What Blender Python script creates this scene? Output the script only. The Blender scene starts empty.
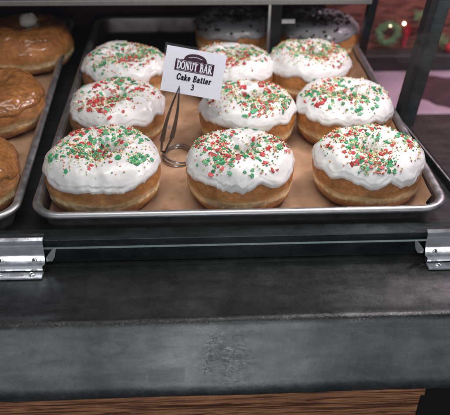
import bpy, math, random
from mathutils import Vector, Matrix, noise
random.seed(7)
S = 0.01                      # all lengths below are written in centimetres
PI = math.pi
sc = bpy.context.scene
col = sc.collection

# ------------------------------------------------------------------ helpers
def new_obj(name, verts, faces, mats, parent=None, mi=None, smooth=True, sharp=None):
    me = bpy.data.meshes.new(name)
    me.from_pydata([(v[0]*S, v[1]*S, v[2]*S) for v in verts], [], faces)
    if not isinstance(mats, (list, tuple)): mats = [mats]
    for m in mats: me.materials.append(m)
    if mi: me.polygons.foreach_set('material_index', mi)
    if smooth: me.polygons.foreach_set('use_smooth', [True]*len(faces))
    me.update()
    if smooth and sharp is not None: me.set_sharp_from_angle(angle=math.radians(sharp))
    o = bpy.data.objects.new(name, me); col.objects.link(o)
    if parent: o.parent = parent
    return o

def tag(o, label=None, cat=None, group=None, kind=None):
    if label: o['label'] = label
    if cat: o['category'] = cat
    if group: o['group'] = group
    if kind: o['kind'] = kind
    return o

def empty(name, loc=(0, 0, 0), rz=0.0, label=None, cat=None, group=None):
    o = bpy.data.objects.new(name, None); col.objects.link(o)
    o.empty_display_size = .01
    o.location = Vector(loc)*S; o.rotation_euler = (0, 0, rz)
    return tag(o, label, cat, group)

class MB:
    def __init__(self): self.v = []; self.f = []; self.m = []
    def add(self, verts, faces, m=0):
        b = len(self.v); self.v += [tuple(v) for v in verts]
        self.f += [tuple(i+b for i in f) for f in faces]; self.m += [m]*len(faces)
    def box(self, x0, x1, y0, y1, z0, z1, m=0, M=None, bev=0.0):
        if bev > 0:
            # chamfered box: 24 verts
            vs = []; idx = {}
            for sx in (0, 1):
                for sy in (0, 1):
                    for sz in (0, 1):
                        for ax in range(3):
                            p = [(x0, x1)[sx], (y0, y1)[sy], (z0, z1)[sz]]
                            s = [sx, sy, sz]
                            for k in range(3):
                                if k != ax: p[k] += bev*(1 if s[k] == 0 else -1)
                            idx[(sx, sy, sz, ax)] = len(vs); vs.append(tuple(p))
            fs = []
            for ax in range(3):
                o1, o2 = [k for k in range(3) if k != ax]
                for s in (0, 1):
                    quad = []
                    for a, b in ((0, 0), (1, 0), (1, 1), (0, 1)):
                        t = [0, 0, 0]; t[ax] = s; t[o1] = a; t[o2] = b
                        quad.append(idx[(t[0], t[1], t[2], ax)])
                    fs.append(quad)
            for ax in range(3):     # edges running along ax
                o1, o2 = [k for k in range(3) if k != ax]
                for a in (0, 1):
                    for b in (0, 1):
                        q = []
                        for s, w in ((0, o1), (1, o1), (1, o2), (0, o2)):
                            t = [0, 0, 0]; t[ax] = s; t[o1] = a; t[o2] = b
                            q.append(idx[(t[0], t[1], t[2], w)])
                        fs.append(q)
            for sx in (0, 1):
                for sy in (0, 1):
                    for sz in (0, 1): fs.append([idx[(sx, sy, sz, k)] for k in range(3)])
        else:
            vs = [(x, y, z) for x in (x0, x1) for y in (y0, y1) for z in (z0, z1)]
            fs = [(0, 1, 3, 2), (4, 6, 7, 5), (0, 4, 5, 1), (2, 3, 7, 6), (0, 2, 6, 4), (1, 5, 7, 3)]
        if M is not None: vs = [tuple(M @ Vector(v)) for v in vs]
        self.add(vs, fs, m)
    def tube(self, pts, r, n=10, m=0, closed=False):
        pts = [Vector(p) for p in pts]; N = len(pts); rings = []
        rr = r if isinstance(r, (list, tuple)) else [r]*N
        up = Vector((0.13, 0.21, 1)).normalized()
        for i, p in enumerate(pts):
            if closed: t = pts[(i+1) % N]-pts[i-1]
            else: t = pts[min(i+1, N-1)]-pts[max(i-1, 0)]
            t.normalize(); a = t.cross(up)
            if a.length < 1e-3: a = t.cross(Vector((1, 0, 0)))
            a.normalize(); b = a.cross(t)
            rings.append([p+(a*math.cos(2*PI*k/n)+b*math.sin(2*PI*k/n))*rr[i] for k in range(n)])
        vs = [v for rg in rings for v in rg]; fs = []
        L = N if closed else N-1
        for i in range(L):
            j = (i+1) % N
            for k in range(n):
                fs.append((i*n+k, i*n+(k+1) % n, j*n+(k+1) % n, j*n+k))
        if not closed: fs += [tuple(range(n))[::-1], tuple((N-1)*n+k for k in range(n))]
        self.add(vs, fs, m)
    def build(self, name, mats, parent=None, smooth=True, sharp=35):
        o = new_obj(name, self.v, self.f, mats, parent, self.m, smooth, sharp)
        import bmesh
        bm = bmesh.new(); bm.from_mesh(o.data); bmesh.ops.recalc_face_normals(bm, faces=bm.faces)
        bm.to_mesh(o.data); bm.free()
        return o

def prism(poly, z0, z1):
    n = len(poly)
    vs = [(x, y, z0) for x, y in poly]+[(x, y, z1) for x, y in poly]
    fs = [tuple(range(n))[::-1], tuple(range(n, 2*n))]+[(i, (i+1) % n, n+(i+1) % n, n+i) for i in range(n)]
    return vs, fs

# ------------------------------------------------------------------ materials
class NT:
    def __init__(self, name):
        self.mat = bpy.data.materials.new(name); self.mat.use_nodes = True
        self.t = self.mat.node_tree; self.n = self.t.nodes; self.l = self.t.links
        self.b = self.n['Principled BSDF']; self._c = None
    def node(self, t, **k):
        n = self.n.new(t)
        for a, b in k.items():
            if a.startswith('i_'):
                key = a[2:]; key = int(key) if key.isdigit() else key
                n.inputs[key].default_value = b
            else: setattr(n, a, b)
        return n
    def coord(self):
        if self._c is None:
            tc = self.node('ShaderNodeTexCoord')
            v = self.node('ShaderNodeVectorMath', operation='SCALE'); v.inputs['Scale'].default_value = 100.0
            self.l.new(tc.outputs['Object'], v.inputs[0]); self._c = v.outputs[0]
        return self._c
    def mapped(self, scale=(1, 1, 1), loc=(0, 0, 0), rot=(0, 0, 0)):
        m = self.node('ShaderNodeMapping'); m.inputs['Scale'].default_value = scale
        m.inputs['Location'].default_value = loc; m.inputs['Rotation'].default_value = rot
        self.l.new(self.coord(), m.inputs[0]); return m.outputs[0]
    def noise(self, scale, detail=4, rough=.55, co=None, dist=0):
        n = self.node('ShaderNodeTexNoise'); n.inputs['Scale'].default_value = scale
        n.inputs['Detail'].default_value = detail; n.inputs['Roughness'].default_value = rough
        n.inputs['Distortion'].default_value = dist
        self.l.new(co or self.coord(), n.inputs['Vector']); return n.outputs['Fac']
    def ramp(self, fac, stops, interp='LINEAR'):
        r = self.node('ShaderNodeValToRGB'); r.color_ramp.interpolation = interp
        e = r.color_ramp.elements
        while len(e) < len(stops): e.new(.5)
        for i, (p, c) in enumerate(stops):
            e[i].position = p; e[i].color = (c if len(c) == 4 else (*c, 1)) if isinstance(c, (tuple, list)) else (c, c, c, 1)
        self.l.new(fac, r.inputs[0]); return r.outputs[0]
    def math(self, op, a, b=None, c=None, clamp=False):
        n = self.node('ShaderNodeMath', operation=op, use_clamp=clamp)
        for i, x in enumerate((a, b, c)):
            if x is None: continue
            if isinstance(x, (int, float)): n.inputs[i].default_value = x
            else: self.l.new(x, n.inputs[i])
        return n.outputs[0]
    def mix(self, fac, a, b, blend='MIX'):
        n = self.node('ShaderNodeMix', data_type='RGBA', blend_type=blend)
        for i, x in ((0, fac), (6, a), (7, b)):
            if isinstance(x, (int, float)): n.inputs[i].default_value = x if i == 0 else (x, x, x, 1)
            elif isinstance(x, tuple): n.inputs[i].default_value = (*x, 1) if len(x) == 3 else x
            else: self.l.new(x, n.inputs[i])
        return n.outputs[2]
    def set(self, key, x):
        i = self.b.inputs[key]
        if isinstance(x, tuple): i.default_value = (*x, 1) if len(x) == 3 else x
        elif isinstance(x, (int, float)): i.default_value = x
        else: self.l.new(x, i)
        return self
    def bump(self, h, strength=.3, dist=.0005, prev=None):
        b = self.node('ShaderNodeBump'); b.inputs['Strength'].default_value = strength
        b.inputs['Distance'].default_value = dist; self.l.new(h, b.inputs['Height'])
        if prev is not None: self.l.new(prev, b.inputs['Normal'])
        self.l.new(b.outputs[0], self.b.inputs['Normal']); return b.outputs[0]
    def xyz(self):
        s = self.node('ShaderNodeSeparateXYZ'); self.l.new(self.coord(), s.inputs[0]); return s.outputs

def simple(name, c, rough=.5, metal=0.0, spec=.5, var=.12, nscale=2.0, bump=0.0):
    m = NT(name); n = m.noise(nscale, 5)
    a = tuple(max(0, x*(1-var)) for x in c); b = tuple(min(1, x*(1+var)) for x in c)
    m.set('Base Color', m.ramp(n, [(.3, a), (.7, b)])).set('Roughness', rough).set('Metallic', metal)
    m.b.inputs['Specular IOR Level'].default_value = spec
    if bump: m.bump(m.noise(nscale*4, 6), bump, .0005)
    return m.mat

def dough_mat(name, glaze=0.0, seed=0.0):
    m = NT(name); z = m.xyz()[2]
    co = m.mapped(loc=(seed*7, seed*3, 0))
    nz = m.noise(.55, 4, .6, co); n2 = m.noise(2.2, 5, .6, co)
    zz = m.math('ADD', z, m.math('MULTIPLY', m.math('SUBTRACT', nz, .5), .8))
    t = m.math('DIVIDE', zz, 4.4)
    c = m.ramp(t, [(0.02, (.20, .070, .020)), (.18, (.46, .19, .055)), (.26, (.62, .35, .14)), (.30, (.92, .70, .40)), (.385, (.88, .62, .32)), (.43, (.64, .32, .11)),
                   (.52, (.54, .225, .06)), (.85, (.40, .14, .034))])
    c = m.mix(.85, c, m.ramp(n2, [(.3, .55), (.7, 1.25)]), 'MULTIPLY')
    c = m.mix(.8, c, m.ramp(m.noise(.35, 3, .5, m.mapped(loc=(seed*5, 4, 2))), [(.35, .55), (.6, 1.15)]), 'MULTIPLY')
    m.set('Base Color', c).set('Roughness', m.ramp(n2, [(.3, .42), (.7, .62)]))
    if glaze:
        m.b.inputs['Coat Weight'].default_value = glaze; m.b.inputs['Coat Roughness'].default_value = .12
    h = m.math('ADD', m.noise(5, 6, .65), m.math('MULTIPLY', m.noise(1.3, 3), 1.5))
    m.bump(h, .65, .0014)
    return m.mat

def icing_mat(name, c, rough=.38, vr=0):
    m = NT(name); n = m.noise(.8, 3); n2 = m.noise(9, 4)
    cc_ = m.ramp(n, [(.3, tuple(x*(.94-vr) for x in c)), (.7, c)])
    thin = m.math('MULTIPLY', m.math('MULTIPLY', m.math('SUBTRACT', 3.5, m.xyz()[2]), .9, clamp=True), m.ramp(m.noise(1.1, 5, .7, m.mapped(loc=(2, 2, 2))), [(.46, 0), (.66, .55)]))
    cc_ = m.mix(thin, cc_, tuple(x*y for x, y in zip(c, (.86, .70, .52))))
    if vr: cc_ = m.mix(.6, cc_, m.ramp(m.noise(3.2, 6, .75), [(.35, .55), (.65, 1.5)]), 'MULTIPLY')
    m.set('Base Color', cc_).set('Roughness', m.ramp(n2, [(.3, rough-.06), (.7, rough+.1)]))
    m.b.inputs['Subsurface Weight'].default_value = .25
    m.b.inputs['Subsurface Radius'].default_value = (.004, .0035, .003)
    m.b.inputs['Subsurface Scale'].default_value = .6
    m.b.inputs['Coat Weight'].default_value = .2; m.b.inputs['Coat Roughness'].default_value = .2
    m.bump(m.math('ADD', m.noise(1.7, 3), m.math('MULTIPLY', n2, .08)), .3, .001)
    return m.mat

def steel_mat(name, base, rough0, rough1, metal=.75, crease=False):
    m = NT(name); x, y, z = m.xyz()
    big = m.noise(.16, 5, .6); mid = m.noise(.9, 8, .72); fine = m.noise(12, 6, .8)
    c = m.ramp(big, [(.3, tuple(v*.6 for v in base)), (.72, tuple(v*1.5 for v in base))])
    c = m.mix(.5, c, m.ramp(mid, [(.35, .6), (.7, 1.3)]), 'MULTIPLY')
    c = m.mix(.35, c, m.ramp(fine, [(.36, .45), (.64, 1.55)]), 'MULTIPLY')
    r = m.math('ADD', m.math('MULTIPLY', mid, rough1-rough0), rough0)
    r = m.math('ADD', r, m.math('MULTIPLY', m.math('SUBTRACT', fine, .5), .22))
    h = m.math('ADD', m.math('MULTIPLY', mid, .5), m.math('MULTIPLY', fine, .35))
    if crease:
        # gritty mill scale along the bend
        d = m.math('ABSOLUTE', m.math('ADD', y, m.math('ADD', 8.35, m.math('MULTIPLY', m.math('SUBTRACT', big, .5), 1.2))))
        band = m.math('SUBTRACT', 1.0, m.math('DIVIDE', d, .34), clamp=True)
        grit = m.noise(10, 3, .8)
        sp = m.math('MULTIPLY', band, m.ramp(grit, [(.63, 0), (.68, 1)]))
        dk = m.math('MULTIPLY', band, m.ramp(grit, [(.42, 1), (.6, 0)]))
        c = m.mix(sp, c, (.6, .62, .62)); c = m.mix(m.math('MULTIPLY', dk, .9), c, (.015, .016, .017))
        h = m.math('ADD', h, m.math('MULTIPLY', m.math('MULTIPLY', band, grit), 2.5))
        # apron stains: tape-shaped patches and swirl of dried wipe marks
        def rect(cx, cz, hx, hz, k):
            jx = m.math('MULTIPLY', m.math('SUBTRACT', m.noise(1.2, 3), .5), .5)
            ax = m.math('ABSOLUTE', m.math('ADD', m.math('SUBTRACT', x, cx), jx)); az = m.math('ABSOLUTE', m.math('SUBTRACT', m.math('ADD', z, m.math('MULTIPLY', jx, .4)), cz))
            a = m.math('MULTIPLY', m.math('SUBTRACT', hx, ax), 12, clamp=True); b = m.math('MULTIPLY', m.math('SUBTRACT', hz, az), 12, clamp=True)
            return m.math('MULTIPLY', m.math('MULTIPLY', a, b), k)
        p1 = rect(-5.9, -3.75, 1.25, .42, .17); p2 = rect(-15.5, -4.3, 1.7, .6, .22)
        c = m.mix(p1, c, (.028, .034, .030)); c = m.mix(p2, c, (.03, .036, .034))
        r = m.math('ADD', r, m.math('MULTIPLY', p1, .25))
        # swirl ring
        dx = m.math('DIVIDE', m.math('ADD', x, 9.9), 1.55); dz = m.math('DIVIDE', m.math('ADD', z, 2.15), .5)
        rr = m.math('SQRT', m.math('ADD', m.math('MULTIPLY', dx, dx), m.math('MULTIPLY', dz, dz)))
        rr = m.math('ADD', rr, m.math('MULTIPLY', m.math('SUBTRACT', m.noise(1.6, 4), .5), .7))
        ring = m.math('SUBTRACT', 1.0, m.math('MULTIPLY', m.math('ABSOLUTE', m.math('SUBTRACT', rr, .85)), 4.5), clamp=True)
        c = m.mix(m.math('MULTIPLY', ring, .4), c, (.022, .027, .026))
        # rubbed, crackled area mid-apron, its highlight also tinted faintly into the colour
        ex = m.math('DIVIDE', m.math('ADD', x, 1.7), 2.5); ez = m.math('DIVIDE', m.math('ADD', z, 2.9), 2.6)
        er = m.math('SUBTRACT', m.math('ADD', -.9, m.math('MULTIPLY', m.noise(.7, 6, .8, m.mapped(loc=(4, 0, 0))), 3.6)), m.math('SQRT', m.math('ADD', m.math('MULTIPLY', ex, ex), m.math('MULTIPLY', ez, ez))), clamp=True)
        crk = m.ramp(m.noise(2.6, 6, .7, m.mapped(scale=(.7, 1.4, 1.8)), 1.2), [(.44, 0), (.52, 1)])
        wk = m.math('MULTIPLY', er, crk)
        c = m.mix(m.math('MULTIPLY', m.math('MULTIPLY', er, m.math('SUBTRACT', 1.0, crk)), .04, clamp=True), c, (.018, .02, .022))
        c = m.mix(m.math('MULTIPLY', wk, .06, clamp=True), c, (.24, .25, .27))
        r = m.math('SUBTRACT', r, m.math('MULTIPLY', er, .07))
        h = m.math('ADD', h, m.math('MULTIPLY', wk, .2))
    wear = m.noise(1.0, 6, .7, m.mapped(scale=(.16, .9, .9), loc=(3, 1, 0)), .8)
    c = m.mix(.7, c, m.ramp(wear, [(.35, .6), (.62, 1.35)]), 'MULTIPLY')
    # long fine scratches
    scr = m.ramp(m.noise(1.0, 3, .6, m.mapped(scale=(.35, 14, 14), rot=(0, 0, .04))), [(.62, 0), (.70, 1)])
    c = m.mix(m.math('MULTIPLY', scr, .22), c, (.18, .19, .19))
    m.set('Base Color', c).set('Metallic', metal).set('Roughness', r)
    m.bump(h, .3, .0006)
    return m.mat

def wood_mat(name, lo, hi, mid, rough=.5, zs=3.2):
    m = NT(name)
    co = m.mapped(scale=(.09, 1.6, zs)); n = m.noise(1.6, 7, .62, co, 1.4)
    fib = m.noise(3, 4, .7, m.mapped(scale=(.15, 9, 9)))
    c = m.ramp(n, [(.3, lo), (.46, mid), (.54, hi), (.66, mid), (.8, lo)])
    c = m.mix(.7, c, m.ramp(fib, [(.35, .45), (.6, 1.2)]), 'MULTIPLY')
    m.set('Base Color', c).set('Roughness', rough)
    m.bump(m.math('ADD', n, fib), .5, .001); return m.mat

def glass_mat(name, tint=(1, 1, 1), base=.022, k=.9, rg=.02):
    m = NT(name); m.n.remove(m.b)
    out = m.n['Material Output']
    lw = m.node('ShaderNodeLayerWeight'); lw.inputs['Blend'].default_value = .5
    f = m.math('ADD', m.math('MULTIPLY', m.math('POWER', lw.outputs['Facing'], 5.0), k), base)
    tr = m.node('ShaderNodeBsdfTransparent'); tr.inputs[0].default_value = (*tint, 1)
    gl = m.node('ShaderNodeBsdfGlossy'); gl.inputs['Roughness'].default_value = rg
    mx = m.node('ShaderNodeMixShader'); m.l.new(f, mx.inputs[0]); m.l.new(tr.outputs[0], mx.inputs[1]); m.l.new(gl.outputs[0], mx.inputs[2])
    m.l.new(mx.outputs[0], out.inputs[0]); return m.mat

def emit_mat(name, c, s):
    m = NT(name); m.set('Base Color', c); m.b.inputs['Emission Color'].default_value = (*c, 1)
    m.b.inputs['Emission Strength'].default_value = s; return m.mat

M = {}
M['dough'] = [dough_mat('fried_dough_%d' % i, .3, i) for i in range(3)]
M['dough_glazed'] = dough_mat('glazed_dough', .7, 5)
M['icing'] = icing_mat('white_icing', (.77, .765, .75), .31)
M['icing_shaded'] = icing_mat('cookies_icing_shaded', (.25, .245, .255), .3)  # crumb-smeared white icing, its colour greyed for the shelf's shade
M['maple'] = icing_mat('caramel_glaze', (.36, .15, .045), .14, .4)
M['pale_reflection'] = icing_mat('pale_reflection', (.8, .74, .66))
M['red'] = simple('red_sugar', (.50, .05, .055), .45, var=.45, nscale=1.5)
M['green'] = simple('green_sugar', (.06, .34, .15), .45, var=.45, nscale=1.5)
M['dgreen'] = simple('dark_green_sugar', (.035, .25, .11), .4)
M['pale'] = simple('pale_sugar', (.82, .76, .50), .4)
M['lime'] = simple('lime_sugar', (.50, .66, .28), .4)
M['orange'] = simple('orange_sugar', (.75, .30, .14), .4)
M['crumb'] = simple('cookie_crumb', (.018, .014, .014), .7)
M['alu'] = None
def alu_mat(name, c, r0, r1, metal=.9):
    m = NT(name); n = m.noise(1.2, 5, .6); f = m.noise(14, 3)
    m.set('Base Color', m.ramp(n, [(.3, tuple(v*.8 for v in c)), (.7, c)])).set('Metallic', metal)
    m.set('Roughness', m.ramp(n, [(.3, r0), (.7, r1)])); m.bump(m.math('ADD', n, m.math('MULTIPLY', f, .3)), .15, .0004); return m.mat
M['alu'] = alu_mat('worn_aluminium', (.46, .46, .47), .3, .52)
M['dark_alu'] = alu_mat('dark_pan_aluminium', (.20, .17, .17), .35, .55)  # darker metal for the inside of the pan
M['inox'] = alu_mat('bright_steel', (.88, .90, .95), .14, .26, .85)
M['blade'] = alu_mat('dark_blade_steel', (.20, .20, .21), .1, .25)
M['wire'] = alu_mat('wire_steel', (.50, .48, .46), .14, .26)
M['bar'] = steel_mat('blackened_bar_steel', (.066, .070, .070), .16, .38, .72, True)
M['rail'] = steel_mat('blackened_rail_steel', (.045, .055, .055), .2, .42, .85)
M['floor'] = steel_mat('case_floor_steel', (.035, .033, .036), .35, .6, .6)
M['post'] = steel_mat('post_steel', (.05, .062, .058), .35, .6, .5)
M['maroon'] = simple('panel_reflection_tint', (.035, .012, .018), .35, var=.4, nscale=.1)  # a reddish reflection tinted into the panel's base colour
M['black'] = simple('black_void_paint', (.008, .008, .009), .7)
M['dark'] = simple('dark_paint', (.02, .017, .018), .6)
M['wood'] = wood_mat('reclaimed_wood', (.018, .008, .005), (.66, .31, .15), (.16, .056, .026))
M['barwood'] = wood_mat('background_wood', (.04, .012, .01), (.42, .15, .10), (.14, .04, .03), .5, .8)
M['pink'] = simple('pale_counter', (.52, .38, .47), .3, var=.35, nscale=.09)
M['cloth'] = simple('dark_red_cloth', (.07, .025, .035), .8, var=.4, nscale=.5)
M['glass'] = glass_mat('pane_glass', (.985, .99, .99))
M['edge'] = simple('glass_edge', (.15, .20, .20), .2)
M['sleeve'] = glass_mat('clear_sleeve', (.99, .99, .995), .003, .03, .05)
M['sideglass'] = glass_mat('side_glass', (.97, .95, .97), .003, .12)
M['card'] = simple('white_card', (.66, .66, .72), .6, spec=.2, var=.02)
M['ink'] = simple('black_ink', (.012, .01, .012), .9, spec=.05)
M['plum'] = simple('dark_plum_ink', (.045, .018, .03), .9, spec=.05)
M['shelfglass'] = simple('frosted_shelf_edge', (.17, .17, .165), .3)
M['white'] = simple('white_plastic', (.75, .74, .74), .4)
M['bulb'] = emit_mat('warm_bulb', (1, .82, .6), 9)
M['pine'] = simple('wreath_green', (.24, .42, .20), .7, var=.5, nscale=3)
M['ribbon'] = simple('red_ribbon', (.5, .03, .05), .5)
def paper_mat():
    m = NT('kraft_liner'); n = m.noise(.35, 4); f = m.noise(6, 5, .7)
    g = m.ramp(m.noise(.5, 3, .5, m.mapped(loc=(9, 3, 0))), [(.60, 0), (.68, 1)])      # butter spots
    c = m.ramp(n, [(.3, (.38, .215, .12)), (.7, (.64, .395, .25))])
    c = m.mix(m.math('MULTIPLY', g, .5), c, (.28, .14, .065)); c = m.mix(.4, c, m.ramp(f, [(.3, .8), (.7, 1.1)]), 'MULTIPLY')
    m.set('Base Color', c).set('Roughness', m.math('SUBTRACT', .62, m.math('MULTIPLY', g, .25)))
    m.bump(m.math('ADD', n, m.math('MULTIPLY', f, .15)), .35, .002); return m.mat
M['paper'] = paper_mat()

# ------------------------------------------------------------------ donuts
def crom(P, t):
    n = len(P)-1; t = max(0, min(n-1e-6, t)); i = int(t); f = t-i
    p0 = P[max(i-1, 0)]; p1 = P[i]; p2 = P[i+1]; p3 = P[min(i+2, n)]
    return tuple(.5*((2*p1[k])+(-p0[k]+p2[k])*f+(2*p0[k]-5*p1[k]+4*p2[k]-p3[k])*f*f+(-p0[k]+3*p1[k]-3*p2[k]+p3[k])*f**3) for k in (0, 1))

def profile(hole):
    h = hole
    return [(0, 2.9-h), (.35, 2.95-h*.9), (.85, 3.35-h*.3), (1.45, 3.85), (2.3, 4.12), (3.2, 4.12), (4.05, 3.78), (4.66, 3.12),
            (4.88, 2.45), (4.90, 1.85), (4.80, 1.40), (4.80, .98), (4.52, .42), (3.9, .12), (2.8, .02), (1.2, .05), (0, .05)]
class Donut:
    def __init__(self, sd, hole, R=4.9, H=4.2, lump=.2, sx=1, sy=1, eo=0):
        self.sd = sd*13.7; self.P = profile(hole); self.k = R/4.9; self.h = H/4.2; self.lump = lump; self.eo = eo; self.sx = sx; self.sy = sy
    def base(self, s, th):
        r, z = crom(self.P, s); r2, z2 = crom(self.P, s+.02)
        if s > 15.97: r2, z2 = r-.01, z
        tx, tz = r2-r, z2-z; L = math.hypot(tx, tz) or 1
        nr, nz = -tz/L, tx/L                     # outward normal of the profile
        nr, nz = (-nr, -nz) if (nr*(r-2.5)+nz*(z-2)) < 0 and s > 1.5 else (nr, nz)
        if s <= 1.5: nz = abs(nz); 
        w = 1+.045*noise.noise(Vector((math.cos(th)*1.1, math.sin(th)*1.1, self.sd)))
        hw = 1+.06*noise.noise(Vector((math.cos(th), math.sin(th), self.sd+5)))
        x = r*math.cos(th)*w*self.k*self.sx; y = r*math.sin(th)*w*self.k*self.sy; zz = z*hw*self.h
        n = Vector((nr*math.cos(th), nr*math.sin(th), nz)).normalized()
        return Vector((x, y, zz)), n
    def body(self, s, th):
        p, n = self.base(s, th)
        d = .16*noise.noise(p*.55+Vector((self.sd, 0, 0)))+.05*noise.noise(p*1.8)
        if 1.5 < s < 14: p = p+n*d
        return p, n
    def edge(self, th):
        c, s = math.cos(th), math.sin(th)
        e = 7.75+self.eo+.5*noise.noise(Vector((c*1.6, s*1.6, self.sd+2)))+.7*noise.noise(Vector((c*3.2, s*3.2, self.sd+3)))+(.3*noise.noise(Vector((c*9, s*9, self.sd+4)))+.2*noise.noise(Vector((c*22, s*22, self.sd))))*(.5+noise.noise(Vector((c*1.3, s*1.3, self.sd+9))))
        return e
    def icing(self, q, th):                       # q 0..1 from the middle to the icing's lower edge
        e = self.edge(th); s = q*e
        p, n = self.body(s, th)
        t = .13+.09*noise.noise(p*.9+Vector((0, self.sd, 0)))
        if q > .86: t += .09*math.sin((q-.86)/.14*PI)*(.6+.8*noise.noise(p*1.5+Vector((3, self.sd, 0))))
        if q > .955: t = t*math.sqrt(max(0, 1-((q-.955)/.045)**2))-.06*(q-.955)/.045
        cen = max(0, 1-(math.hypot(p.x, p.y)/3.4)**2)
        t += self.lump*(.9*noise.noise(p*.75+Vector((self.sd, 2, 1)))+1.1*(.22-abs(noise.noise(p*.8+Vector((1, self.sd, 1))))))*(.3+2.0*cen)*min(1, (1-q)*8)
        t += .018*noise.noise(p*2.6)
        if q < .9: t = .13+.5*((t-.13)+math.sqrt((t-.13)**2+.01))
        return p+n*t, n

def grid(fn, ns, nt):
    vs = []; fs = []
    c, _ = fn(0.0, 0.0); vs.append(c)
    for i in range(1, ns+1):
        for j in range(nt): vs.append(fn(i/ns, 2*PI*j/nt)[0])
    for j in range(nt): fs.append((0, 1+j, 1+(j+1) % nt))
    for i in range(ns-1):
        a = 1+i*nt; b = a+nt
        for j in range(nt):
            k = (j+1) % nt; fs.append((a+j, b+j, b+k, a+k))
    return vs, fs

ICO = []
def _ico():
    t = (1+5**.5)/2
    v = [(-1, t, 0), (1, t, 0), (-1, -t, 0), (1, -t, 0), (0, -1, t), (0, 1, t), (0, -1, -t), (0, 1, -t), (t, 0, -1), (t, 0, 1), (-t, 0, -1), (-t, 0, 1)]
    v = [Vector(a).normalized() for a in v]
    f = [(0, 11, 5), (0, 5, 1), (0, 1, 7), (0, 7, 10), (0, 10, 11), (1, 5, 9), (5, 11, 4), (11, 10, 2), (10, 7, 6), (7, 1, 8), (3, 9, 4), (3, 4, 2), (3, 2, 6), (3, 6, 8), (3, 8, 9), (4, 9, 5), (2, 4, 11), (6, 2, 10), (8, 6, 7), (9, 8, 1)]
    return v, f
ICO = _ico()

def frame(n):
    a = n.cross(Vector((random.uniform(-1, 1), random.uniform(-1, 1), random.uniform(-1, 1)))).normalized()
    return a, n.cross(a)

def sprinkles(D, rnd, nconf, nbead, centre, spread):
    mb = MB(); random.seed(rnd)
    cl = [(centre[0]+random.gauss(0, spread*.85), centre[1]+random.gauss(0, spread*.7), random.choice((0, 0, 1, 1, 2))) for _ in range(16)]
    def place(x, y):
        r = math.hypot(x/D.sx, y/D.sy)/D.k; th = math.atan2(y/D.sy, x/D.sx)
        if r > 4.35: return None
        # find q whose radius matches on the top side
        e = D.edge(th); lo, hi = 0.0, 8.2
        for _ in range(14):
            mid = (lo+hi)/2
            if crom(D.P, mid)[0] < r: lo = mid
            else: hi = mid
        q = lo/e; p, n = D.icing(q, th)
        p2, _ = D.icing(min(q+.01, 1), th); p3, _ = D.icing(q, th+.03)
        nn = (p2-p).cross(p3-p)
        if nn.length > 1e-9:
            nn.normalize(); nn = nn if nn.dot(n) > 0 else -nn
            n = (n+nn*1.5).normalized()
        return p, n
    for i in range(nconf):
        if random.random() < .74:
            cx, cy, kd = random.choice(cl); x = cx+random.gauss(0, .62); y = cy+random.gauss(0, .58)
            m = kd if random.random() < .72 else random.choice((0, 1, 2))
        else:
            a = random.uniform(0, 2*PI); rr = abs(random.gauss(0, spread*1.25)); x = centre[0]+rr*math.cos(a); y = centre[1]+rr*math.sin(a); m = random.choice((0, 1, 1, 2))
        g = place(x, y)
        if not g: continue
        p, n = g; a, b = frame((n+Vector([random.gauss(0, .22) for _ in range(3)])).normalized()); nn = a.cross(b)
        if nn.dot(n) < 0: nn = -nn
        R = random.uniform(.11, .24); h = random.uniform(.04, .07)
        el = random.uniform(.75, 1.4)
        if m == 0 and random.random() < .6: poly = [(math.cos(2*PI*k/8)*R, math.sin(2*PI*k/8)*R) for k in range(8)]
        else: poly = [(math.cos(2*PI*k/10)*R*(1.2 if k % 2 else .8)*random.uniform(.8, 1.15)*el, math.sin(2*PI*k/10)*R*(1.2 if k % 2 else .8)*random.uniform(.8, 1.15)/el) for k in range(10)]
        vs, fs = prism(poly, -.015, h)
        lift = random.uniform(0, .05)
        mb.add([p+a*v[0]+b*v[1]+nn*(v[2]+lift) for v in vs], fs, (0, 1, 2)[m])
    for i in range(nbead):
        if random.random() < .6:
            cx, cy, kd = random.choice(cl); x = cx+random.gauss(0, .8); y = cy+random.gauss(0, .8)
        else:
            a = random.uniform(0, 2*PI); rr = abs(random.gauss(0, spread*1.2)); x = centre[0]+rr*math.cos(a); y = centre[1]+rr*math.sin(a)
        g = place(x, y)
        if not g: continue
        p, n = g; R = random.uniform(.05, .095); m = random.choice((3, 3, 3, 4, 4, 5, 1, 5, 0))
        mb.add([p+n*R*.6+v*R for v in ICO[0]], ICO[1], m)
    return mb

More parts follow.
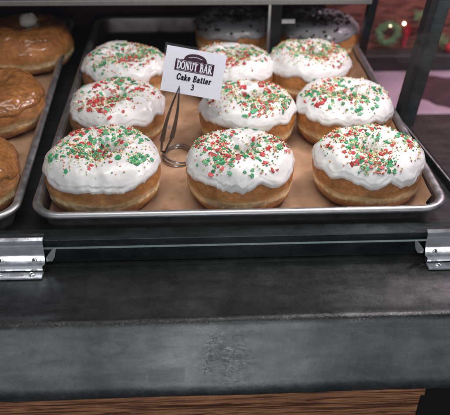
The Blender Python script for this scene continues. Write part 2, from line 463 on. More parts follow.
def make_donut(name, loc, sd, label, cat='donut', group=None, hole=.4, R=4.9, H=4.45, lump=.2, sx=1, sy=1, rz=0.0,
               kind='sprinkle', nconf=95, nbead=330, centre=(0, -0.10), spread=1.7, dm=None, eo=0):
    D = Donut(sd, hole, R, H, lump, sx, sy, eo)
    root = empty(name, loc, rz, label, cat, group)
    vs, fs = grid(lambda u, t: D.body(u*16, t), 56, 110)
    new_obj('dough', vs, fs, dm or M['dough'][int(sd) % 3], root)
    im = {'sprinkle': M['icing'], 'crumb': M['icing_shaded'], 'maple': M['maple']}[kind]
    vs, fs = grid(lambda u, t: D.icing(u, t), 84, 200)
    new_obj('glaze' if kind == 'maple' else 'icing', vs, fs, im, root)
    if kind == 'sprinkle':
        s = sprinkles(D, int(sd*31+5), nconf, nbead, centre, spread).build('sprinkles', [M['red'], M['green'], M['dgreen'], M['pale'], M['lime'], M['orange']], root, smooth=False)
        s['kind'] = 'stuff'
    elif kind == 'crumb':
        mb = MB(); random.seed(int(sd*17))
        for i in range(620):
            a = random.uniform(0, 2*PI); q = random.uniform(.05, .9); p, n = D.icing(q, a)
            if noise.noise(p*.6+Vector((sd, 0, 0))) < -.05 and random.random() < .75: continue
            r = random.uniform(.07, .26)
            mb.add([p+n*r*.25+Vector((v.x*r*random.uniform(.6, 1.2), v.y*r*random.uniform(.6, 1.2), v.z*r*random.uniform(.5, 1))) for v in ICO[0]], ICO[1])
        s = mb.build('cookie_crumbs', M['crumb'], root, smooth=False); s['kind'] = 'stuff'
    return root, D

G1 = 'white iced donuts with red and green sprinkles'
Z0 = .42
make_donut('donut', (-11.3, 6.1, Z0), 1, 'white iced donut with sprinkles in the front left corner of the tray', group=G1, hole=1.0, R=4.8, lump=.30, centre=(.2, -0.25), spread=2.37, nconf=278, nbead=919)
make_donut('donut', (.1, 5.75, Z0), 2, 'white iced donut in the middle of the front row, right of the wire ring', group=G1, hole=.25, R=4.42, lump=.26, centre=(.5, -0.25), spread=2.44, nconf=278, nbead=919)
make_donut('donut', (10.95, 5.9, Z0), 3, 'brightly lit oblong iced donut in the front right corner of the tray', group=G1, hole=.5, R=4.55, lump=.22, sx=1.02, sy=.92, centre=(-.6, -0.35), spread=2.58, nconf=236, nbead=1197)
make_donut('donut', (-10.95, 16.3, Z0), 4, 'white iced donut in the second row, beside the blades holding up the name card', group=G1, hole=.3, R=4.5, lump=.36, centre=(-.3, -0.75), spread=2.71, nconf=236, nbead=919)
make_donut('donut', (1.5, 15.7, Z0), 5, 'heavily beaded iced donut with an open hole at the centre of the tray', group=G1, hole=1.5, R=4.55, lump=.28, centre=(.3, -1.25), spread=2.98, nconf=303, nbead=1449)
make_donut('donut', (10.95, 16.2, Z0), 6, 'brightly lit iced donut in the second row, nearest the steel corner post', group=G1, hole=.2, R=4.7, lump=.36, centre=(-.6, -0.95), spread=2.71, nconf=249, nbead=919)
make_donut('donut', (-11.0, 26.3, Z0), 7, 'white iced donut farthest back at the left, behind and left of the name card', group=G1, hole=.1, R=4.6, lump=.30, centre=(.5, -0.65), spread=2.58, nconf=236, nbead=919)
make_donut('donut', (.6, 25.9, Z0), 8, 'white iced donut partly hidden behind the right edge of the name card', group=G1, hole=.2, R=4.6, lump=.36, centre=(-.2, -0.95), spread=2.71, nconf=265, nbead=1170)
make_donut('donut', (9.1, 26.4, Z0), 9, 'white iced donut in the third row, just in front of the right cookie crumb donut', group=G1, hole=.2, R=4.6, lump=.36, centre=(-.4, -0.55), spread=2.58, nconf=184, nbead=1170)
G2 = 'white iced donuts, greyed as in shade, with dark cookie crumbs at the back of the tray'
make_donut('crumb_donut', (1.6, 38.6, Z0), 10, 'white iced donut, greyed as in shade, with dark crumbs, left of the added upright', group=G2, kind='crumb', hole=.1, R=4.9, lump=.35)
make_donut('crumb_donut', (11.9, 37.6, Z0), 11, 'white iced donut, greyed as in shade, with dark crumbs, right of the added upright', group=G2, kind='crumb', hole=.5, R=4.95, lump=.25)

G3 = 'caramel glazed donuts on the left tray'
make_donut('glazed_donut', (-22.9, 5.6, Z0), 12, 'caramel glazed donut cut off by the frame at the front of the left tray', group=G3, kind='maple', hole=.2, R=4.75, lump=.12, dm=M['dough_glazed'])
make_donut('glazed_donut', (-23.2, 19.2, Z0), 13, 'shiny caramel glazed donut in the middle of the left tray', group=G3, kind='maple', hole=.3, R=4.65, lump=.14, dm=M['dough_glazed'])
big, _ = make_donut('glazed_donut', (-23.4, 35.0, Z0), 14, 'large glazed ring donut with a white reflection blob at the back of the left tray', group=G3, kind='maple', hole=.9, R=5.5, H=4.6, lump=.10, eo=-1.5, dm=M['dough_glazed'])
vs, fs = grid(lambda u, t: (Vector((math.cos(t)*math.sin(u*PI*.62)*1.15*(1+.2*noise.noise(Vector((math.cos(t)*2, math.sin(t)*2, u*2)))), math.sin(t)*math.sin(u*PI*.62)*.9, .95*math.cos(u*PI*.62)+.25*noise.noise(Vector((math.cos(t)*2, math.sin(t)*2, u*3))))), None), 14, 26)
cb = new_obj('reflection_blob', [(v[0]+.3, v[1]+1.6, v[2]+4.3) for v in vs], fs, M['pale_reflection'], big)  # solid blob added to stand in for a white reflection on the glass
cb['label'] = 'small whitish blob modelled for a glass reflection over the glaze'

# ------------------------------------------------------------------ trays
def rrect(x0, x1, y0, y1, r, n=10):
    P = []
    for cx, cy, a0 in ((x1-r, y1-r, 0), (x0+r, y1-r, PI/2), (x0+r, y0+r, PI), (x1-r, y0+r, 1.5*PI)):
        for k in range(n+1):
            a = a0+PI/2*k/n; P.append((cx+r*math.cos(a), cy+r*math.sin(a)))
    return P
def tray_mesh(W, L, x0=0):
    sec = [(2.1, .1), (1.45, .12), (1.15, .28), (1.0, .6), (.72, 2.02), (.62, 2.22), (.45, 2.34), (.22, 2.34), (.05, 2.24), (-.02, 2.08), (.03, 1.93), (.16, 1.86), (.42, 1.86), (.58, 1.95), (.85, .6), (1.05, .02), (1.4, -.04), (2.1, -.05)]
    vs = []; fs = []
    rings = []
    for ins, z in sec:
        P = rrect(x0+ins, x0+W-ins, ins, L-ins, max(2.4-ins*.8, .8))
        rings.append(len(vs)); vs += [(x, y, z+.03*noise.noise(Vector((x*.25, y*.25, 0)))) for x, y in P]
    n = len(P); global TRAY_MI
    TRAY_MI = [1 if i < 4 else 0 for i in range(len(rings)-1) for k in range(n)]+[1, 0]
    for a, b in zip(rings, rings[1:]):
        for k in range(n): fs.append((a+k, a+(k+1) % n, b+(k+1) % n, b+k))
    fs.append(tuple(range(n))[::-1]); fs.append(tuple(rings[-1]+k for k in range(n)))
    return vs, fs
def paper_mesh(W, L, x0, sd, front=1.3, right=.0):
    vs = []; fs = []; nx, ny = 90, 110
    X0, X1, Y0, Y1 = x0+.95, x0+W-.88, .98, L-8.5
    for j in range(ny+1):
        for i in range(nx+1):
            u = i/nx; v = j/ny
            x = X0+(X1-X0)*u+.10*noise.noise(Vector((v*9, sd, u))); y = Y0+(Y1-Y0)*v+.10*noise.noise(Vector((u*9, sd, v)))
            d = min(x-x0, x0+W-x, y)
            rise = max(0, 1.75-d)**2*1.35
            rr = right*max(0, 2.6-(x0+W-x))**1.5*.35
            z = .17+rise*.8+rr+.10*(.5-abs(noise.noise(Vector((x*.13+3, y*.10, sd+4)))))+.12*max(0, .25-abs(noise.noise(Vector((x*.18+y*.1, y*.07, sd+8)))))*2+.06*noise.noise(Vector((x*.22, y*.22, sd)))+.04*abs(noise.noise(Vector((x*.6, y*.5, sd))))
            vs.append((x, y, z))
    for j in range(ny):
        for i in range(nx):
            a = j*(nx+1)+i; x, y = vs[a][0], vs[a][1]
            ex = max(0, x0+2.9-x, x-(x0+W-2.9)); ey = max(0, 2.9-y)
            if ex > 0 and ey > 0 and math.hypot(ex, ey) > 1.75: continue
            fs.append((a, a+1, a+nx+2, a+nx+1))
    used = sorted({k for f_ in fs for k in f_}); mp = {k: i for i, k in enumerate(used)}
    return [vs[k] for k in used], [tuple(mp[k] for k in f_) for f_ in fs]
def make_tray(loc, rz, label, sd, x0):
    root = empty('baking_tray', loc, rz, label, 'tray', 'baking trays of donuts')
    vs, fs = tray_mesh(33, 45.7, x0); new_obj('pan', vs, fs, [M['alu'], M['dark_alu']], root, TRAY_MI)
    return root
t1 = make_tray((-16.5, 0, .03), 0, 'aluminium tray holding the white iced donuts on brown paper', 1, 0)
vs, fs = paper_mesh(33, 45.7, 0, 1, right=1)
pp = new_obj('paper_liner', [(x-16.5, y, z+.03) for x, y, z in vs], fs, M['paper'])
tag(pp, 'brown kraft paper liner lying under the white iced donuts', 'paper', 'brown paper liners in the trays')
RL = math.radians(2.4)
t2 = make_tray((-17.25, -.1, .03), RL, 'aluminium tray at left holding the caramel glazed donuts', 2, -33)
vs, fs = paper_mesh(33, 45.7, -33, 2)
pp = new_obj('paper_liner', [(x, y, z+.03) for x, y, z in vs], fs, M['paper']); pp.location = (-.1725, -.001, 0); pp.rotation_euler = (0, 0, RL)
tag(pp, 'brown kraft paper liner lying under the caramel glazed donuts', 'paper', 'brown paper liners in the trays')

# ------------------------------------------------------------------ name card and its clip
TL = Vector((-5.82, 14.28, 10.28)); TR = Vector((-.58, 13.85, 9.49)); BR = Vector((-1.52, 11.94, 5.99)); BL = Vector((-6.62, 12.43, 6.88))
cc = (TL+TR+BR+BL)/4; ux = ((TR-TL)+(BR-BL)).normalized(); uy = ((TL-BL)+(TR-BR)).normalized()
uy = (uy-ux*uy.dot(ux)).normalized(); uz = ux.cross(uy)
CW, CH = 5.3, 3.95
card = empty('name_card', (0, 0, 0), 0, 'white name card reading DONUT BAR Cake Batter 3 in a clear sleeve above the tray', 'card')
mat = Matrix((( ux.x, uy.x, uz.x, cc.x*S), (ux.y, uy.y, uz.y, cc.y*S), (ux.z, uy.z, uz.z, cc.z*S), (0, 0, 0, 1)))
card.matrix_world = mat
mb = MB(); mb.box(-CW/2, CW/2, -CH/2, CH/2, -.02, .02); mb.build('paper', M['card'], card, smooth=False)
mb = MB(); mb.box(-CW/2-.18, CW/2+.18, -CH/2-.16, CH/2+.22, .09, .11); mb.box(-CW/2-.18, CW/2+.18, -CH/2-.16, CH/2+.22, -.11, -.09)
mb.build('clear_sleeve', M['sleeve'], card, smooth=False)
# dark plate with an arched top
pl = [(-1.72, -.02), (1.72, -.02), (1.72, .98), (1.08, .98)]
for k in range(13):
    a = PI*k/12; pl.append((1.0*math.cos(a), .98+.10+.52*math.sin(a)))
pl += [(-1.08, .98), (-1.72, .98)]
vs, fs = prism(pl, .03, .042); pz = new_obj('logo_plate', vs, fs, M['plum'], card, smooth=False)
# --- stroke lettering
def arc(cx, cy, rx, ry, a0, a1, n=12): return [(cx+rx*math.cos(math.radians(a0+(a1-a0)*k/n)), cy+ry*math.sin(math.radians(a0+(a1-a0)*k/n))) for k in range(n+1)]
TK, TH = .17, .08
def G(ch):
    s = lambda a, b, y: ([(a, y), (b, y)], TH)
    if ch == 'D': return .80, [([(.2, 0), (.2, 1)], TK), ([(.2, 1)]+arc(.32, .5, .42, .5, 90, -90)+[(.2, 0)], TK*.8), s(0, .3, 1), s(0, .3, 0)]
    if ch == 'O': return .86, [(arc(.42, .5, .36, .48, 0, 360, 24), TK*.85)]
    if ch == 'N': return .88, [([(.16, 0), (.16, 1)], TH*1.2), ([(.16, 1), (.72, 0)], TK), ([(.72, 0), (.72, 1)], TH*1.2), s(0, .3, 1), s(0, .32, 0), s(.56, .88, 1)]
    if ch == 'U': return .84, [([(.18, 1), (.18, .35)]+arc(.42, .32, .24, .30, 180, 360)+[(.66, .35), (.66, 1)], TK*.75), s(0, .34, 1), s(.52, .8, 1)]
    if ch == 'T': return .78, [([(.38, 0), (.38, 1)], TK), ([(0, .82), (.03, .98), (.73, .98), (.76, .82)], TH), s(.22, .54, 0)]
    if ch == 'B': return .76, [([(.2, 0), (.2, 1)], TK), ([(.2, 1)]+arc(.36, .76, .22, .24, 90, -90)+[(.2, .52)], TK*.7), ([(.2, .52)]+arc(.36, .26, .30, .26, 90, -90)+[(.2, 0)], TK*.7), s(0, .3, 1), s(0, .3, 0)]
    if ch == 'A': return .86, [([(.12, 0), (.42, 1)], TH*1.2), ([(.42, 1), (.74, 0)], TK), s(.22, .62, .34), s(0, .26, 0), s(.58, .88, 0)]
    if ch == 'R': return .84, [([(.2, 0), (.2, 1)], TK), ([(.2, 1)]+arc(.36, .74, .26, .26, 90, -90)+[(.2, .48)], TK*.7), ([(.38, .48), (.72, 0), (.84, 0)], TK), s(0, .3, 1), s(0, .34, 0)]
    if ch == 'C': return .82, [(arc(.44, .5, .36, .48, 40, 320, 20), TK*.95), ([(.72, .62), (.72, .96)], TH), ([(.72, .06), (.72, .34)], TH)]
    if ch == 'a': return .62, [(arc(.27, .2, .20, .18, 0, 360, 16), TK*.8), ([(.1, .56), (.26, .64), (.44, .54), (.46, .06), (.58, .02)], TK*.9)]
    if ch == 'k': return .66, [([(.14, 0), (.14, 1)], TK), ([(.16, .26), (.52, .62)], TH*1.2), ([(.28, .4), (.54, .02)], TK), s(.0, .26, 0), s(.42, .66, 0), s(0, .14, .98), s(.38, .62, .64)]
    if ch == 'e': return .58, [([(.1, .34), (.48, .34)]+arc(.28, .32, .20, .30, 8, 318, 18), TK*.85)]
    if ch == 't': return .46, [([(.2, .9), (.2, .14), (.3, .02), (.42, .1)], TK), s(.02, .4, .63)]
    if ch == 'r': return .50, [([(.16, 0), (.16, .64)], TK), ([(.16, .44), (.28, .62), (.44, .58)], TK), s(0, .32, 0), s(0, .16, .64)]
    if ch == '3': return .6, [(arc(.26, .73, .20, .24, 150, -90, 14), TK*.85), (arc(.26, .26, .25, .25, 90, -150, 14), TK*.85)]
    return .38, []
def word(mb, txt, cx, cy, h, wsc, bold, z0, z1, sp=.08, shear=0):
    tot = sum(G(c)[0]+sp for c in txt)-sp; x = -tot/2
    for c in txt:
        w, st = G(c)
        for pts, wd in st:
            q = [(cx+((px+x)*wsc+shear*py)*h, cy+py*h) for px, py in pts]; r = wd*bold*h/2
            for (ax, ay), (bx, by) in zip(q, q[1:]):
                dx, dy = bx-ax, by-ay; L = math.hypot(dx, dy) or 1; dx /= L; dy /= L
                e = r*.45; ax2, ay2, bx2, by2 = ax-dx*e, ay-dy*e, bx+dx*e, by+dy*e
                poly = [(ax2+dy*r, ay2-dx*r), (bx2+dy*r, by2-dx*r), (bx2-dy*r, by2+dx*r), (ax2-dy*r, ay2+dx*r)]
                jz = random.uniform(0, .004)
                vs, fs = prism(poly, z0, z1+jz); mb.add(vs, fs)
        x += w+sp
mb = MB(); word(mb, 'DONUT BAR', 0, .16, .64, .66, 1.05, .046, .062, .05); mb.build('logo_lettering', M['card'], card, smooth=False)
mb = MB()
mb.tube([(-.62+.1*k, 1.2+.12*math.sin(k*.26)+.035*math.sin(k*2.3), .048) for k in range(13)], .022, 5)
mb.tube([(-1.55+.31*k, .045, .046) for k in range(11)], .012, 4); mb.tube([(-1.6+.32*k, .90, .046) for k in range(11)], .012, 4)
mb.build('logo_flourish', M['card'], card, smooth=False)
mb = MB(); word(mb, 'Cake Batter', .1, -.78, .50, .82, 1.35, .032, .044, .10, .12); word(mb, '3', .12, -1.5, .46, .9, 1.4, .032, .044); mb.build('lettering', M['ink'], card, smooth=False)

clip = empty('card_clip', (-5.6, 12, .3), 0, 'steel scissor clip with a double wire ring foot holding up the name card', 'card holder')
def L(v): return (v[0]+5.6, v[1]-12, v[2]-.3)
for dz, rx, ry, ox in ((0, 1.35, 1.75, 0), (.28, 1.3, 1.66, .14)):
    mb = MB(); mb.tube([L((-5.3+ox+rx*math.cos(a)*1.0, 11.9+ry*math.sin(a), .38+dz+.1*math.sin(a*2))) for a in [2*PI*k/48 for k in range(48)]], .115, 8, closed=True)
    mb.build('wire_ring', M['wire'], clip)
tip = Vector((-4.9, 12.1, 7.35))
for i, b in enumerate((Vector((-5.75, 11.9, 2.3)), Vector((-6.65, 12.0, 2.0)))):
    mb = MB(); d = (tip-b).normalized(); sd_ = d.cross(Vector((0, 1, 0))).normalized(); nn = d.cross(sd_)
    N = 12; vs = []; off = (i-.5)*.12
    for k in range(N+1):
        t = k/N; w = .19*(1-t)+.035; c = b+(tip-b)*t+nn*off+sd_*(.16*math.sin(t*PI)*(1 if i else -1))
        vs += [c-sd_*w-nn*.04, c+sd_*w-nn*.04, c+sd_*w+nn*.04, c-sd_*w+nn*.04]
    fs = [(0, 1, 2, 3), (4*N, 4*N+3, 4*N+2, 4*N+1)]+[(4*k+j, 4*k+(j+1) % 4, 4*k+4+(j+1) % 4, 4*k+4+j) for k in range(N) for j in range(4)]
    mb.add([L(v) for v in vs], fs); mb.tube([L(b), L(b+Vector((-.1 if i else -.5, -.1, -1.0))), L((-6.45, 12.3, .6)), L((-6.3, 12.6, .45))], .11, 8)
    mb.build('blade', M['blade'], clip, smooth=False)
mb = MB(); pv = Vector((-5.9, 11.9, 3.4)); mb.tube([L(pv+Vector((0, -.22, 0))), L(pv+Vector((0, .2, 0)))], .13, 12); mb.build('pivot', M['inox'], clip)

# ------------------------------------------------------------------ display case
case = empty('display_case', (0, 0, -.8), 0, 'black steel donut display case with glass front pane and corner posts', 'display case')
def part(mb, name, mat, **k):
    o = mb.build(name, mat, case, **k); o.location = (0, 0, .8*S); return o
# floor of the case follows the slightly splayed right side
def sideX(y): return 19.6-(y+1.3)*.105
mb = MB(); vs, fs = prism([(-60, -1.3), (19.6, -1.3), (sideX(50), 50), (-60, 50)], -.78, -.06); mb.add(vs, fs); part(mb, 'case_floor', M['floor'], smooth=False)
mb = MB()
mb.box(-60, 19.7, -1.72, -1.32, -.78, 1.34, bev=.05)                       # upstand behind the glass
mb.box(-60, 19.7, -1.30, -.15, 1.02, 1.22, bev=.04)                        # its folded lip
part(mb, 'front_rail', M['rail'], smooth=False)
mb = MB(); n_ = 20
pts = [(sideX(y), y) for y in (-1.2, 49.5)]
for (a, b) in ((pts[0], pts[1]),):
    vs, fs = prism([(a[0]-.25, a[1]), (a[0]+.3, a[1]), (b[0]+.3, b[1]), (b[0]-.25, b[1])], -.05, .62); mb.add(vs, fs)
part(mb, 'side_rail', M['rail'], smooth=False)
mb = MB(); a, b = pts; vs, fs = prism([(a[0]-.05, a[1]), (a[0]+.1, a[1]), (b[0]+.1, b[1]), (b[0]-.05, b[1])], .63, 40); mb.add(vs, fs)
part(mb, 'side_pane', M['sideglass'], smooth=False)
mb = MB(); vs, fs = prism([(a[0]-.12, a[1]), (a[0]+.02, a[1]), (b[0]+.02, b[1]), (b[0]-.12, b[1])], .63, .76); mb.add([(x-.1, y, z) for x, y, z in vs], fs)
part(mb, 'side_channel', M['alu'], smooth=False)
def post(x, y, w, d, lean, zt, name, mat):
    mb = MB(); zb = -.05
    Mx = Matrix.Translation(Vector((x, y, 0))) @ Matrix.Shear('XY', 4, (lean, 0)) if False else None
    n0 = len(mb.v); mb.box(-w/2, w/2, -d/2, d/2, zb, zt, bev=.07)
    mb.v = [(vx+x+lean*vz, vy+y, vz) for vx, vy, vz in mb.v]
    return part(mb, name, mat, smooth=False)
post(18.15, 18.7, 1.35, 1.6, .10, 42, 'corner_post', M['post'])
post(17.18, 18.3, .62, 1.5, .10, 42, 'gasket', M['black'])
post(17.0, 35.4, 1.0, 1.2, .10, 42, 'corner_post', M['rail'])
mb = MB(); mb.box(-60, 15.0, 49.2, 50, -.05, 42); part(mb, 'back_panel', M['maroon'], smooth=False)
# upper shelf: shades the last row
mb = MB(); mb.box(-60, 16.0, 29.9, 49.1, 8.9, 9.35); part(mb, 'shelf_board', M['dark'], smooth=False)
mb = MB(); mb.box(-60, 16.0, 29.55, 29.88, 8.86, 9.4, bev=.06); part(mb, 'shelf_edge', M['shelfglass'], smooth=False)
# dark upright under the shelf, added in place of a reflection on the glass
up = empty('reflection_upright', (5.9, 33.2, .2), 0, 'thin dark upright added for a glass reflection, bright edged, between the two cookie crumb donuts', 'upright')
mb = MB(); mb.box(-.5, .75, -.4, .4, 0, 8.85, bev=.05); mb.build('dark_bar', M['black'], up, smooth=False)
mb = MB(); mb.box(-.86, -.52, -.45, .1, .0, 8.85, bev=.06); mb.build('bright_edge', M['inox'], up, smooth=False)
mb = MB(); mb.box(.77, 2.3, -.42, -.3, 5.45, 5.95, bev=.03); mb.build('tab', M['white'], up, smooth=False)['label'] = 'short blank white tab on the added upright'
# front pane
mb = MB(); mb.box(-60, 20.2, -2.12, -1.93, .86, 38.8); pn = part(mb, 'glass_pane', M['glass'], smooth=False)
mb = MB(); mb.box(-60, 20.2, -2.13, -1.92, .79, .85, bev=.015); mb.build('polished_edge', M['edge'], pn, smooth=False)

# ------------------------------------------------------------------ hinges
def make_hinge(loc, label, flip):
    root = case; off = Vector((loc[0], loc[1], loc[2]+.8))*S; made = []
    # upper leaf clamps the pane, lower leaf lies on the bar. local x 0..6 from the inner end going outward
    sgn = flip
    def X(a, b): return (min(a*sgn, b*sgn), max(a*sgn, b*sgn))
    Lh = 6.2
    # upper leaf: folded sheet, section in (y,z)
    def leaf(sec, th, x0, x1, taper=0):
        vs = []; n = len(sec)
        for xi, (xx, tp) in enumerate(((x0, taper), (x1, 0))):
            for k, (y, z) in enumerate(sec): vs.append((sgn*(xx+tp*(1 if k > n-3 else 0)), y, z))
            for k, (y, z) in enumerate(sec):
                k0 = max(k-1, 0); k1 = min(k+1, n-1); ty, tz = sec[k1][0]-sec[k0][0], sec[k1][1]-sec[k0][1]; l = math.hypot(ty, tz)
                vs.append((sgn*(xx+tp*(1 if k > n-3 else 0)), y+tz/l*th, z-ty/l*th))
        fs = []; N = 2*n
        for k in range(n-1):
            fs += [(k, k+1, N+k+1, N+k), (n+k, N+n+k, N+n+k+1, n+k+1), (k, n+k, n+k+1, k+1), (N+k, N+k+1, N+n+k+1, N+n+k)]
        fs += [(0, N, N+n, n), (n-1, 2*n-1, N+2*n-1, N+n-1)]
        return vs, fs
    mb = MB(); vs, fs = leaf([(.16, 2.55), (.02, 2.62), (-.13, 2.55), (-.19, 2.38), (-.20, 2.15), (-.22, 1.42), (-.29, 1.32), (-.55, .72), (-.60, .56), (-.66, .26)], .12, 0, Lh, .22)
    mb.add(vs, fs); up = mb.build('upper_hinge_leaf', M['inox'], root, smooth=True, sharp=25); made.append(up); up['label'] = label
    mb = MB(); mb.tube([(sgn*.1, -.5, .16), (sgn*Lh, -.5, .16)], .14, 14); made.append(mb.build('hinge_knuckle', M['black'], root))
    mb = MB(); mb.box(*X(.15, Lh), -1.52, -.70, .01, .17, bev=.05); lo = mb.build('lower_hinge_leaf', M['inox'], root, smooth=False); made.append(lo)
    def screw(par, x, y, z, ny, nz, r=.26):
        n = Vector((0, ny, nz)).normalized(); a = Vector((1, 0, 0)); b = n.cross(a); c = Vector((x*sgn, y, z)); mb = MB()
        prof = [(r*1.18, .0), (r*1.1, .045), (r*.95, .03), (r*.9, .05), (r*.55, .09), (r*.3, .1), (r*.26, .03), (0.001, .02)]
        N = 20; vs = []
        for pr, ph in prof: vs += [c+a*(pr*math.cos(2*PI*k/N))+b*(pr*math.sin(2*PI*k/N))+n*ph for k in range(N)]
        fs = [(i*N+k, i*N+(k+1) % N, (i+1)*N+(k+1) % N, (i+1)*N+k) for i in range(len(prof)-1) for k in range(N)]
        mb.add(vs, fs, 0); mb.build('screw', M['inox'], par)
        mb = MB(); mb.tube([c+n*.0, c+n*.075], r*.28, 10); mb.build('screw_socket', M['black'], par)
    # screws on the sloping web of the upper leaf and on the lower leaf
    for x in (.75, 3.2): screw(up, x, -.48, 1.06, -.89, .45, .22)
    for x in (.95, 3.3): screw(lo, x, -1.12, .17, 0, 1, .22)
    for x0 in (1.55,): 
        mb = MB(); mb.box(*X(x0, x0+1.05), -1.28, -.94, .16, .185, bev=.01); mb.build('slot_plate', M['alu'], lo, smooth=False)
    # little spring lug at the inner end
    mb = MB(); vs, fs = prism([(-.08, 0), (-.72, .85), (-.92, .8), (-.75, .1), (-.5, -.35), (-.08, -.35)], -.08, .0)
    mb.add([(x*sgn, -.30+z, 1.15+y) for x, y, z in vs], fs); made.append(mb.build('hinge_lug', M['inox'], root, smooth=False))
    for o in made: o.location = off
make_hinge((-14.95, -2.2, -.78), 'left steel hinge leaf with two screws', -1)
make_hinge((13.75, -2.2, -.78), 'right steel hinge leaf cut off by the frame', 1)

# ------------------------------------------------------------------ steel bar top, wood front
sec = [(22, -.8), (-7.2, -.8), (-7.7, -.76), (-8.05, -.69), (-8.35, -.72), (-8.55, -.86), (-8.72, -1.1), (-8.86, -1.34), (-11.34, -4.86), (-11.36, -5.0), (-11.24, -5.06), (-11.10, -4.98), (-8.5, -1.4), (-7.8, -1.25), (22, -1.3)]
sec2 = []
for (y0, z0), (y1, z1) in zip(sec, sec[1:]):
    n = max(1, int(math.hypot(y1-y0, z1-z0)/.7)) if abs(y1-y0) < 10 else 30
    for k in range(n): sec2.append((y0+(y1-y0)*k/n, z0+(z1-z0)*k/n))
sec2.append(sec[-1])
vs = []; fs = []; n = len(sec2); NX = 160
for i in range(NX+1):
    x = -60+110*i/NX
    for k, (y, z) in enumerate(sec2):
        w = .045*noise.noise(Vector((x*.11, y*.3, 2)))+.02*noise.noise(Vector((x*.5, y*.8, 5)))
        top = 1 if y < -6 else 0
        vs.append((x, y+w*top*1.2, z+w*top-.0*(y > 0)))
for i in range(NX):
    for k in range(n-1):
        a = i*n+k; b = a+n; fs.append((a, a+1, b+1, b))
    a = i*n; fs.append((a+n-1, a, a+n, a+2*n-1))
fs += [tuple(range(n))[::-1], tuple(NX*n+k for k in range(n))]
bar = empty('bar_counter', (0, 0, -40), 0, 'blackened steel bar top with a bent front lip and stained face', 'bar counter')
mb = MB(); mb.add(vs, fs); o = mb.build('steel_top', M['bar'], bar, smooth=True, sharp=40); o.location = (0, 0, .40)
mb = MB(); mb.box(-60, 50, -7.7, 21.5, -40, -1.36); o = mb.build('counter_core', M['black'], bar, smooth=False); o.location = (0, 0, .40)
# wooden cladding below the steel lip
clad = empty('wood_cladding', (0, -10.6, -40), 0, 'reclaimed reddish wood planks on the bar front under the steel lip', 'wood panel')
def plank(z0, z1, y0, y1, x1, name='plank'):
    mb = MB(); N = 90; vs = []; 
    for i in range(N+1):
        x = -60+(60+x1)*i/N; a = .06*noise.noise(Vector((x*.3, z0, 1))); b = .05*noise.noise(Vector((x*.4, z1, 4))); s = (x+2)*.006
        for y, z in ((y0, z0+a), (y0-.0, z1+b-.08), (y0+.1, z1+b), (y1, z1+b), (y1, z0+a)): vs.append((x, y+.04*noise.noise(Vector((x*.2, z*1.2, 3))), z-s*0))
    fs = [(5*i+k, 5*i+(k+1) % 5, 5*i+5+(k+1) % 5, 5*i+5+k) for i in range(N) for k in range(5)]+[(0, 1, 2, 3, 4), tuple(5*N+k for k in range(5))[::-1]]
    mb.add([(x, y+10.6, z+40) for x, y, z in vs], fs); return mb.build(name, M['wood'], clad, smooth=False)
plank(-5.75, -5.1, -11.32, -9.5, 12.2, 'edge_strip')
plank(-9.6, -5.93, -11.2, -9.5, 12.0)
plank(-15.0, -9.75, -11.2, -9.5, 11.8)
plank(-22, -15.15, -11.3, -9.5, 11.8)
plank(-30, -22.15, -11.2, -9.5, 11.8)

# ------------------------------------------------------------------ surroundings seen past the right of the case
mb = MB(); mb.box(20, 110, 50.6, 69.6, -17, -15, bev=.3); mb.box(22, 110, 53, 68, -40, -17.01, m=1)
o = mb.build('side_counter', [M['pink'], M['dark']], smooth=False); tag(o, 'pale pinkish counter beyond the right side of the glass case', 'counter')
mb = MB(); mb.box(8, 130, 70.0, 71.5, -40, 40); o = mb.build('wood_wall', M['barwood'], smooth=False); tag(o, 'reddish wood plank wall behind the pale counter', 'wall')
mb = MB(); mb.box(20, 110, 66.5, 69.9, -14.9, -12.0, bev=.15); o = mb.build('dark_ledge', M['dark'], smooth=False); tag(o, 'dark ledge at the foot of the wood wall behind the counter', 'ledge')
# dark cloth lying on the pale counter
def cloth(u, t):
    r = u; x = r*math.cos(t)*6.2*(1+.28*noise.noise(Vector((math.cos(t)*1.8, math.sin(t)*1.8, 1)))); y = r*math.sin(t)*3.6*(1+.35*noise.noise(Vector((math.cos(t)*2.4, math.sin(t)*2.4, 7))))
    z = .15+(1-u**3)*(.7+.5*abs(noise.noise(Vector((x*.45, y*.7, 2))))); 
    return Vector((x, y, z if u < .999 else .02)), None
vs, fs = grid(cloth, 26, 70); o = new_obj('cloth', vs, fs, M['cloth']); o.location = (.40, .575, -.15); o.rotation_euler = (0, 0, -.35); o.scale = (1.15, 1.7, 1)
tag(o, 'crumpled dark cloth lying on the pale counter beyond the glass', 'cloth')
# wreath on the wall
wr = empty('wreath', (30.9, 69.6, -9.0), 0, 'small green christmas wreath hanging on the wood wall', 'wreath')
mb = MB(); random.seed(3)
for k in range(700):
    a = random.uniform(0, 2*PI); rr = (1.35+.05*math.sin(5*a)+random.gauss(0, .22)); c = Vector((rr*math.cos(a), random.uniform(-.4, .2), rr*math.sin(a)))
    d = Vector((random.uniform(-1, 1)-math.sin(a), random.uniform(-.6, .2), random.uniform(-1, 1)+math.cos(a))).normalized()*random.uniform(.25, .45)
    s = d.cross(Vector((0, 1, .2))).normalized()*.06
    mb.add([c-s, c+s, c+d+s*.3, c+d-s*.3, c+Vector((0, -.05, 0))], [(0, 1, 2, 3), (0, 4, 1), (1, 4, 2), (2, 4, 3), (3, 4, 0)])
mb.build('needles', M['pine'], wr, smooth=False); wr.scale = (1.25, 1, 1.25)
mb = MB()
for s in (-1, 1): mb.tube([(2.6+0*s, -.2, -.6), (2.6+s*.45, -.3, .5), (2.6+s*.2, -.3, 1.3), (2.6, -.2, .3)], .2, 8)
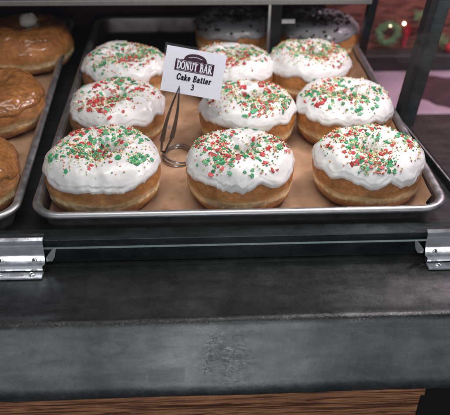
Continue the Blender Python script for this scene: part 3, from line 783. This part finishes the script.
mb.tube([(2.6, -.2, .4), (2.4, -.25, -2.0)], .28, 8); mb.build('ribbon', M['ribbon'], wr)
# garland with red baubles
gl_ = empty('garland', (40, 69.0, -9), 0, 'green garland with red baubles on the wood wall behind the corner post', 'garland')
mb = MB(); mb2 = MB(); random.seed(9)
for k in range(1500):
    u = random.random(); c = Vector((-5+26*u, random.gauss(0, .4), 3.2*math.cos(u*9)+random.gauss(0, .45)))
    d = Vector((random.uniform(-1, 1), random.uniform(-.6, .3), random.uniform(-1, 1))).normalized()*random.uniform(.3, .8)
    s = d.cross(Vector((0, 1, .2))).normalized()*.07
    mb.add([c-s, c+s, c+d+s*.3, c+d-s*.3, c+Vector((0, -.06, 0))], [(0, 1, 2, 3), (0, 4, 1), (1, 4, 2), (2, 4, 3), (3, 4, 0)])
mb.build('needles', M['pine'], gl_, smooth=False)
for k in range(9):
    u = (k+.4)/9; c = Vector((-5+26*u, -.9, 3.2*math.cos(u*9)-.5*(k % 2))); r = .55+.2*(k % 3)
    mb2 = MB(); vs, fs = grid(lambda q, t: (c+Vector((r*math.sin(q*PI)*math.cos(t), r*math.sin(q*PI)*math.sin(t), r*math.cos(q*PI))), None), 12, 20); mb2.add(vs, fs); mb2.build('bauble', M['ribbon'], gl_)
# string of warm bulbs
bl = empty('string_lights', (28, 69.3, -2), 0, 'string of small warm lights strung along the wood wall', 'string lights')
Pb = [(2.9, -5.6), (5.3, -5.2), (8.6, -4.3), (11.9, -3.3), (15.5, -1.8), (19.2, -3.2), (24, -2.0)]
mb = MB(); mb.tube([(x, 0, z+.3+.25*math.sin(i*2.0)) for i, (x, z) in enumerate([(-4, -5)]+Pb)], .07, 6); mb.build('cord', M['dark'], bl)
for i, (x, z) in enumerate(Pb):
    rb = (.12, .26, .1, .22, .14, .12, .12)[i]
    mb = MB(); mb.add([Vector((x, -.15, z))+v*rb for v in ICO[0]], ICO[1]); mb.build('bulb', M['bulb'], bl)
# floor of the room
mb = MB(); mb.box(-150, 180, -150, 200, -101, -100); o = mb.build('floor', M['dark'], smooth=False); tag(o, kind='structure')
mb = MB(); mb.box(-58, 48, -9, 48, -99.9, -40.1); o = mb.build('cabinet_base', M['black'], smooth=False); tag(o, 'black cabinet base under the bar counter', 'cabinet')

# ------------------------------------------------------------------ light
w = bpy.data.worlds.new('World'); sc.world = w; w.use_nodes = True
bg = w.node_tree.nodes['Background']; bg.inputs[0].default_value = (.80, .82, 1.0, 1); bg.inputs[1].default_value = .09
def area(name, loc, tgt, sx, sy, power, colr=(1, 1, 1), spread=180):
    l = bpy.data.lights.new(name, 'AREA'); l.shape = 'RECTANGLE'; l.size = sx*S; l.size_y = sy*S; l.energy = power; l.color = colr; l.spread = math.radians(spread)
    o = bpy.data.objects.new(name, l); col.objects.link(o); o.location = Vector(loc)*S
    o.rotation_euler = (Vector(tgt)-Vector(loc)).to_track_quat('-Z', 'Y').to_euler(); return o
area('case_lamp', (1, 4, 34), (1, 13, 0), 46, 4, .56, (1, .96, .92))
area('case_lamp_right', (20, 10, 30), (11, 13, 2), 6, 6, .58, (1, .97, .95))
area('room_lamp', (-4, -120, 120), (0, -5, 0), 70, 30, 2.6, (.97, .97, 1))
area('apron_glow_fill', (2.7, -95, 32), (-2, -10, -3), 3.2, 26, 1.6, (.95, .97, 1))  # added at the mirror angle to put a glow on the apron
area('hinge_fill_left', (-46, -95, 36), (-16, 0, 0), 20, 9, .045, (.95, .98, 1), 40)  # added light for a highlight on the left hinge
area('hinge_fill_right', (58, -95, 36), (14, 0, 0), 20, 9, .035, (.98, .98, 1), 40)  # added light for a highlight on the right hinge
area('bar_top_fill', (-10, 5, 140), (0, -5, 0), 120, 20, 5.0, (1, .98, .95))  # added overhead fill that brightens the bar top
area('bar_lamp', (60, 40, 60), (42, 60, -12), 25, 25, 4.5, (1, .78, .84))

# ------------------------------------------------------------------ camera
f = 650.05; cam = bpy.data.cameras.new('Camera'); co = bpy.data.objects.new('Camera', cam); col.objects.link(co)
cam.sensor_fit = 'HORIZONTAL'; cam.sensor_width = 36; cam.lens = f/450*36; cam.clip_start = .01; cam.clip_end = 50
yaw, pitch, roll = -.0546452, .610874, .0123233
R_ = Vector((math.cos(yaw), math.sin(yaw), 0)); F0 = Vector((-math.sin(yaw), math.cos(yaw), 0)); Zv = Vector((0, 0, 1))
F_ = F0*math.cos(pitch)-Zv*math.sin(pitch); U_ = F0*math.sin(pitch)+Zv*math.cos(pitch)
r_ = R_*math.cos(roll)+U_*math.sin(roll); u_ = -R_*math.sin(roll)+U_*math.cos(roll)
co.matrix_world = Matrix(((r_.x, u_.x, -F_.x, -.0365591), (r_.y, u_.y, -F_.y, -.4061104), (r_.z, u_.z, -F_.z, .3130241), (0, 0, 0, 1)))
cam.dof.use_dof = True; cam.dof.focus_distance = .52; cam.dof.aperture_fstop = 9
sc.camera = co
sc.view_settings.view_transform = 'Standard'; sc.view_settings.look = 'None'; sc.view_settings.exposure = 0; sc.view_settings.gamma = 1
sc.render.engine = 'CYCLES'; sc.cycles.max_bounces = 8; sc.cycles.transparent_max_bounces = 12
